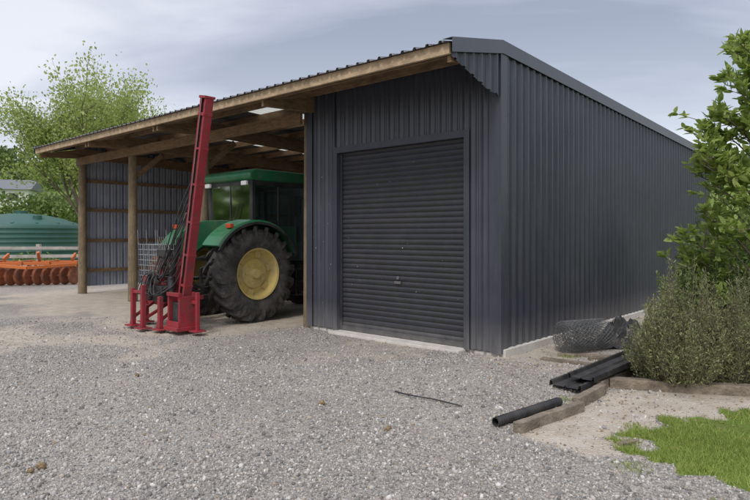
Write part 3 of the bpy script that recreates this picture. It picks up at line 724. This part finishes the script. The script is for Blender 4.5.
# unseen tree belt to the west, added for the cab glass to reflect
pts=[(-60+random.uniform(-3,3),y,random.uniform(3,4.5),random.uniform(9,15)) for y in range(-30,62,4)]
bushmass('added_reflection_trees',pts,ML_mid,1.5,420)
pts=[(-13.5+random.uniform(-2.5,3.5),26+random.uniform(0,2),.5,.8) for i in range(8)]
bushmass('weeds_by_fence',pts,ML_mid,.12,500)

def broad_tree():
    e_=empty('broadleaf_tree',(0,0,0)); out=[]; P=[];D=[]
    T=[Vector((4.95,7.4,-.1)),Vector((4.9,7.35,.9)),Vector((4.85,7.3,1.9)),Vector((4.95,7.2,2.9)),Vector((5.0,7.1,3.9))]
    out.append((T,.075,.03)); 
    ends=[(3.66,7.1,2.84),(3.75,7.0,2.95),(4.0,7.0,3.0),(3.85,7.0,2.72),(3.9,6.9,2.6),(4.1,6.9,2.9),(4.25,6.9,3.45),(4.35,7.0,3.75),(4.15,6.8,3.2),(3.72,7.1,2.35),(3.95,7.1,2.45),(3.55,7.1,1.60),(3.6,7.2,1.42),(3.75,6.9,1.85),(3.55,7.3,1.30),(3.7,7.0,1.7),(4.2,6.6,2.8)]
    for i in range(62):
        z=random.uniform(.7,3.9); y=random.uniform(6.3,8.0); lim=.535*y if z<2.6 else .575*y
        ends.append((lim+random.random()**1.2*1.6,y,z))
    for ex,ey,ez in ends:
        f=min(.95,max(.05,(ez-.9)/3.6)); k=f*4; i=min(3,int(k)); a=T[i].lerp(T[i+1],k-i); e2=Vector((ex,ey,ez)); mid=a.lerp(e2,.5)+Vector((0,0,.12)); pts=[a,a.lerp(mid,.5)+Vector((0,0,.03)),mid,mid.lerp(e2,.5)+Vector((0,0,.04)),e2]
        out.append((pts,.012,.004))
        for k in range(9):
            f=random.uniform(.45,1.0); j=min(3,int(f*4)); q=pts[j].lerp(pts[j+1],f*4-j); d=(e2-a).normalized()+Vector((random.gauss(0,.5),random.gauss(0,.5),random.gauss(.25,.35))); d.normalize(); l=random.uniform(.12,.30)
            q2=q+d*l; out.append(([q,q.lerp(q2,.5),q2],.004,.002))
            for m_ in range(11):
                g_=random.uniform(.3,1.05); P.append((q.lerp(q2,g_))[:]); dd=d*.8+Vector((random.gauss(0,.6),random.gauss(0,.6),random.gauss(-.05,.4))); D.append(dd[:])
    v,f=tube_np(out); np_mesh('trunk_and_branches',v,f,M_bark,e_,smooth=True)
    P=np.array(P);D=np.array(D); sc=(rng.uniform(.06,.135,len(P)))[:,None]*np.array([[.85,1,1]])
    up=np.tile([0,0,1.0],(len(P),1))+rng.normal(0,.5,P.shape); up=np.cross(D,np.cross(up,D)); 
    R=frames(D,up); v,f=scatter(LEAFV,LQ,P,R,sc); np_mesh('leaves',v,f,leafmat('broad_leaf',(.15,.24,.04),(.45,.54,.15),.45,.36),e_)
broad_tree()
def shrub(name,c,rx,ry,h,stems,per,ll,m,w=.35,seed=0):
    e_=empty(name,(c[0],c[1],gz(*c))); out=[];P=[];D=[]
    for i in range(stems):
        a=random.random()*2*PI; rr=math.sqrt(random.random()); dx,dy=math.cos(a)*rr,math.sin(a)*rr
        lob=1+.22*math.sin(3*a+c[0]*5)+.12*math.sin(7*a)
        tipz=h*(1-.5*rr*rr)*random.uniform(.62,1.18)*lob; b0=Vector((dx*rx*.35,dy*ry*.35,0)); tip=Vector((dx*rx*random.uniform(.85,1.2),dy*ry*random.uniform(.85,1.2),tipz)); mid=b0.lerp(tip,.5)+Vector((dx*rx*.12,dy*ry*.12,-.05))
        pts=[b0,mid,tip]; out.append((pts,.006,.002))
        for k in range(per):
            f=random.random()**.6
            q=b0.lerp(mid,f*2) if f<.5 else mid.lerp(tip,f*2-1); d=(tip-mid).normalized()
            P.append(q[:]); D.append((d*.7+Vector((random.gauss(0,.6),random.gauss(0,.6),random.gauss(0,.4))))[:])
    v,f=tube_np(out); np_mesh('stems',v,f,M_bark,e_)
    P=np.array(P)+rng.normal(0,.015,(len(P),3)); D=np.array(D); sc=(ll*rng.uniform(.6,1.3,len(P)))[:,None]*np.array([[w,1,1]])
    v,f=scatter(DIA_V,DIA_F,P,frames(D),sc); np_mesh('foliage',v,f,m,e_)
ML_sage=leafmat('sage_leaf',(.12,.14,.05),(.42,.44,.21),.3,.6)
shrub('rosemary_shrub',(3.16,6.28),.50,.45,.98,400,80,.036,ML_sage,.42)
shrub('rosemary_shrub',(3.78,6.35),.52,.50,.98,360,80,.036,ML_sage,.42)
shrub('low_shrub',(4.15,7.5),.65,.6,1.35,240,70,.06,ML_mid,.7)
shrub('low_shrub',(4.8,6.6),.7,.6,1.2,260,70,.06,ML_dark,.7)
shrub('low_shrub',(5.9,9.6),1.0,.9,1.9,260,80,.09,ML_mid,.7)

def blades(name,n,fn_,h0,h1,m):
    x,y=fn_(n); gm,_,_=masks(x,y); k=(gm>.45)&(rng.random(n)<np.clip(fbm(x,y,1.3)*3.2-.7,.06,1)); x,y=x[k],y[k]; n=len(x); z=height(x,y)
    d=np.stack([rng.normal(0,.55,n),rng.normal(0,.55,n),np.ones(n)],-1); hh=rng.uniform(h0,h1,n)*(.4+1.2*fbm(x,y,2.5))
    tv=[(-.5,0,0),(.5,0,0),(.3,.55,.05),(0.06,1,.22),(-.06,1,.22),(-.3,.55,.05)]
    v,f=scatter(tv,[(0,1,2,5),(5,2,3,4)],np.stack([x,y,z],-1),frames(d),np.stack([np.full(n,.005),hh,hh],-1))
    return np_mesh(name,v,f,m)
ML_grass=leafmat('grass_blade',(.15,.22,.035),(.46,.54,.14),.35,.6)
blades('grass',130000,lambda n:(rng.uniform(1.8,4.6,n),rng.uniform(2.6,6.0,n)),.015,.055,ML_grass)
n=700; x=rng.uniform(1.2,4.2,n); y=rng.uniform(4.4,7.4,n); P=np.stack([x,y,height(x,y)+.008],-1); d=rng.normal(size=(n,3)); d[:,2]*=.15
n2=160; x2=rng.uniform(-3.5,2,n2); y2=rng.uniform(3,9,n2); P=np.concatenate([P,np.stack([x2,y2,height(x2,y2)+.014],-1)]); d2=rng.normal(size=(n2,3)); d2[:,2]*=.15; d=np.concatenate([d,d2])
v,f=scatter(DIA_V,DIA_F,P,frames(d,np.tile([0,0,1.0],(len(P),1))+rng.normal(0,.3,(len(P),3))),(rng.uniform(.012,.04,len(P)))[:,None]*np.ones((1,3))); np_mesh('leaf_litter',v,f,mat('dead_leaf',(.26,.17,.08),rough=.9,var=.4,scale=20))
P=[];D=[]
for (wx,wy) in [(2.55,7.9),(2.15,4.95),(1.95,4.6),(-6.2,9.0),(2.9,8.6),(-2.6,11.6),(1.8,5.75),(1.75,4.1),(2.0,3.5)]:
    for k in range(90):
        P.append((wx+random.gauss(0,.06),wy+random.gauss(0,.05),gz(wx,wy))); D.append((random.gauss(0,.7),random.gauss(0,.7),1))
P=np.array(P);D=np.array(D); v,f=scatter(DIA_V,DIA_F,P,frames(D),np.stack([np.full(len(P),.010),rng.uniform(.02,.06,len(P)),rng.uniform(.02,.06,len(P))],-1)); np_mesh('weed_tufts',v,f,ML_grass)
P=np.array([(-2.32,4.05,gz(-2.32,4.05)+.02),(-2.28,4.10,gz(-2.3,4.1)+.02),(-.5,5.6,gz(-.5,5.6)+.015),(-2.7,6.8,gz(-2.7,6.8)+.015),(.1,4.9,gz(.1,4.9)+.01)])
v,f=scatter(icv,icf,P,rand_rot(5),np.array([[.04,.03,.02]]*5),.35); np_mesh('dirt_clods',v,f,mat('dry_clod',(.28,.20,.11),rough=1,var=.5,scale=40,bump=1,bscale=90))

# ------------------------------------------------------------------ items by the right side
def plank(name,p0,p1,w,h,m,z=None,roll=0):
    a=Vector((p0[0],p0[1],0));c=Vector((p1[0],p1[1],0)); za,zc=(gz(*p0),gz(*p1)) if z is None else z
    b=B(); l=(c-a).length; n=10
    d=(c-a).normalized(); sd=Vector((-d.y,d.x,0))
    rows=[]
    for i in range(n+1):
        f=i/n; p=a.lerp(c,f); zz=za+(zc-za)*f; wob=random.uniform(-.006,.006)
        rows.append([b.bm.verts.new((p.x+sd.x*(q*w/2+wob),p.y+sd.y*(q*w/2+wob),zz+hh*h+random.uniform(-.003,.003))) for q,hh in ((-1,-.3),(1,-.3),(1,.7),(-1,.7))])
    for i in range(n):
        for k in range(4): b.bm.faces.new((rows[i][k],rows[i][(k+1)%4],rows[i+1][(k+1)%4],rows[i+1][k]))
    b.bm.faces.new(rows[0]); b.bm.faces.new(rows[-1][::-1])
    return b.obj(name,m,None,bevel=.006)
plank('timber_edging',(1.14,4.83),(1.86,5.42),.07,.13,M_old)
plank('timber_edging',(1.84,5.50),(2.30,6.05),.075,.14,M_old)
plank('timber_edging',(2.28,6.12),(3.35,7.35),.075,.14,M_old)
plank('timber_sleeper',(2.45,6.28),(3.95,5.92),.14,.13,M_old)
plank('timber_offcut',(2.15,7.75),(2.95,7.05),.10,.05,M_old)
plank('timber_offcut',(2.45,8.05),(3.1,7.85),.09,.05,M_old)
plank('timber_offcut',(2.75,7.7),(3.5,7.9),.08,.06,M_old)
plank('timber_offcut',(1.85,4.55),(2.02,4.62),.05,.04,M_old)
ch=empty('black_drain_channel',(0,0,0))
b=B()
def chan(p0,p1,w,h,z0,z1):
    a=Vector((*p0,z0));c=Vector((*p1,z1)); d=(c-a).normalized(); sd=Vector((-d.y,d.x,0)).normalized(); n=40
    prof=[(-1,.0),(-.96,1),(-.80,1),(-.74,.35),(-.1,.3),(.0,.6),(.1,.3),(.74,.35),(.80,1),(.96,1),(1,.0)]
    prev=None
    for i in range(n+1):
        p=a.lerp(c,i/n); k=1+.10*(i%2)
        row=[b.bm.verts.new(p+sd*(q*w/2)+Vector((0,0,hh*h*k))) for q,hh in prof]
        if prev:
            for j in range(len(prof)-1): b.bm.faces.new((prev[j],prev[j+1],row[j+1],row[j]))
        prev=row
chan((1.92,6.06),(3.15,7.24),.36,.055,.05,.10); chan((2.10,6.12),(3.2,7.12),.30,.05,.12,.20)
o=b.obj('channel_sections',M_black,ch); md_=o.modifiers.new('s','SOLIDIFY'); md_.thickness=.006
b=B()
b.lathe([(0,.030),(0,.038),(.95,.038),(.95,.030),(0,.030)],(0,0,0),'X',20)
for i in range(30): b.lathe([(.02+i*.031,.0385),(.03+i*.031,.042),(.04+i*.031,.0385)],(0,0,0),'X',20)
o=b.obj('black_drain_pipe',M_black,None,smooth=True,loc=(1.00,4.98,gz(1.02,4.98)+.045),rotz=math.atan2(.62,.72))
curve('black_strap',[[(0.20,5.95,gz(.2,5.95)+.015),(.35,5.78,gz(.35,5.78)+.03),(.55,5.72,gz(.55,5.72)+.02),(.72,5.55,gz(.72,5.55)+.03),(.80,5.52,gz(.8,5.52)+.02)]],.007,M_black,smooth=True)
wr=empty('wire_netting_roll',(2.90,8.36,gz(2.90,8.36)+.22),math.radians(24))
paths=[]
for R_,nn_ in ((.215,24),(.18,20),(.145,16),(.10,10)):
    for k in range(nn_):
        for sg in (-1,1):
            paths.append([(-.36+.72*i/16+random.uniform(-.006,.006),(R_+random.uniform(-.006,.006))*math.cos(2*PI*k/nn_+sg*(i/16)*2.6),R_*math.sin(2*PI*k/nn_+sg*(i/16)*2.6)) for i in range(17)])
for e2 in (-.36,-.18,0,.18,.36):
    paths.append([(e2+random.uniform(-.01,.01),(.06+.155*i/110)*math.cos(i*.42),(.06+.155*i/110)*math.sin(i*.42)) for i in range(111)])
curve('netting',paths,.003,M_wired,wr)
bs=B(); gN=22
V_=[[None]*gN for _ in range(gN)]
for i in range(gN):
    for j in range(gN):
        u=i/(gN-1)-.5; v_=j/(gN-1)-.5; x=3.66+u*.80+v_*.25; y=8.8+v_*.7
        zz=.02+.34*max(0,1-(abs(u)*2)**2)*max(0,1-(abs(v_)*2)**2)*(1+.8*mnoise.noise(Vector((u*6,v_*6,1))))+.08*mnoise.noise(Vector((u*12,v_*12,3)))
        V_[i][j]=bs.bm.verts.new((x,y,zz+gz(x,y)))
for i in range(gN-1):
    for j in range(gN-1): bs.bm.faces.new((V_[i][j],V_[i+1][j],V_[i+1][j+1],V_[i][j+1]))
o=bs.obj('black_plastic_sheet',M_black,None)

# ------------------------------------------------------------------ world, sun, camera
w=bpy.data.worlds.new("World"); scene.world=w; w.use_nodes=True; N=w.node_tree.nodes; L=w.node_tree.links
bg=N['Background']; out=N['World Output']
SE,SA=math.radians(50),math.radians(205)
sk=N.new('ShaderNodeTexSky'); sk.sky_type='NISHITA'; sk.sun_disc=False; sk.sun_elevation=SE; sk.sun_rotation=SA
sk.dust_density=2
L.new(sk.outputs[0],bg.inputs[0]); bg.inputs[1].default_value=.05
tc=N.new('ShaderNodeTexCoord'); sx=N.new('ShaderNodeSeparateXYZ'); L.new(tc.outputs['Generated'],sx.inputs[0])
za=N.new('ShaderNodeMath'); za.operation='MAXIMUM'; za.inputs[1].default_value=0; L.new(sx.outputs[2],za.inputs[0])
zb=N.new('ShaderNodeMath'); zb.operation='ADD'; zb.inputs[1].default_value=.16; L.new(za.outputs[0],zb.inputs[0])
dx=N.new('ShaderNodeMath'); dx.operation='DIVIDE'; L.new(sx.outputs[0],dx.inputs[0]); L.new(zb.outputs[0],dx.inputs[1])
dy=N.new('ShaderNodeMath'); dy.operation='DIVIDE'; L.new(sx.outputs[1],dy.inputs[0]); L.new(zb.outputs[0],dy.inputs[1])
cb=N.new('ShaderNodeCombineXYZ'); L.new(dx.outputs[0],cb.inputs[0]); L.new(dy.outputs[0],cb.inputs[1])
mp=N.new('ShaderNodeMapping'); mp.inputs['Scale'].default_value=(.6,1.2,1); mp.inputs['Rotation'].default_value=(0,0,.25); mp.inputs['Location'].default_value=(3.1,1.4,0); L.new(cb.outputs[0],mp.inputs[0])
cn=N.new('ShaderNodeTexNoise'); cn.inputs['Scale'].default_value=.9; cn.inputs['Detail'].default_value=8; cn.inputs['Roughness'].default_value=.52; cn.inputs['Distortion'].default_value=.5; L.new(mp.outputs[0],cn.inputs['Vector'])
cr=N.new('ShaderNodeValToRGB'); e=cr.color_ramp.elements; e[0].position=.38; e[0].color=(.29,.30,.35,1); e[1].position=.63; e[1].color=(.74,.735,.76,1)
q=e.new(.5); q.color=(.45,.455,.51,1)
L.new(cn.outputs['Fac'],cr.inputs[0])
hz_=N.new('ShaderNodeMapRange'); hz_.inputs[1].default_value=.0; hz_.inputs[2].default_value=.32; hz_.inputs[3].default_value=.7; hz_.inputs[4].default_value=0; L.new(za.outputs[0],hz_.inputs[0])
mx=N.new('ShaderNodeMixRGB'); L.new(hz_.outputs[0],mx.inputs[0]); L.new(cr.outputs[0],mx.inputs[1]); mx.inputs[2].default_value=(.72,.715,.735,1)
zn=N.new('ShaderNodeMapRange'); zn.inputs[1].default_value=.38; zn.inputs[2].default_value=1; zn.inputs[3].default_value=1.0; zn.inputs[4].default_value=2.5; L.new(za.outputs[0],zn.inputs[0])
bg2=N.new('ShaderNodeBackground'); L.new(mx.outputs[0],bg2.inputs[0]); L.new(zn.outputs[0],bg2.inputs[1])
ad=N.new('ShaderNodeAddShader'); L.new(bg.outputs[0],ad.inputs[0]); L.new(bg2.outputs[0],ad.inputs[1]); L.new(ad.outputs[0],out.inputs[0])
sl=bpy.data.lights.new('sun','SUN'); sl.energy=1.5; sl.angle=math.radians(12); sl.color=(1,.95,.88)
so=bpy.data.objects.new('sun',sl); link(so)
sd=Vector((math.sin(SA)*math.cos(SE),math.cos(SA)*math.cos(SE),math.sin(SE)))
so.rotation_euler=sd.to_track_quat('Z','Y').to_euler()
cam=bpy.data.cameras.new('camera'); cam.sensor_width=36; cam.lens=28.8; cam.shift_y=-.02; cam.clip_end=3000; cam.clip_start=.05
co=bpy.data.objects.new('camera',cam); co.location=(0,0,1.6); co.rotation_euler=(PI/2,0,0); link(co); scene.camera=co
scene.view_settings.view_transform='Standard'; scene.view_settings.look='None'; scene.view_settings.exposure=0
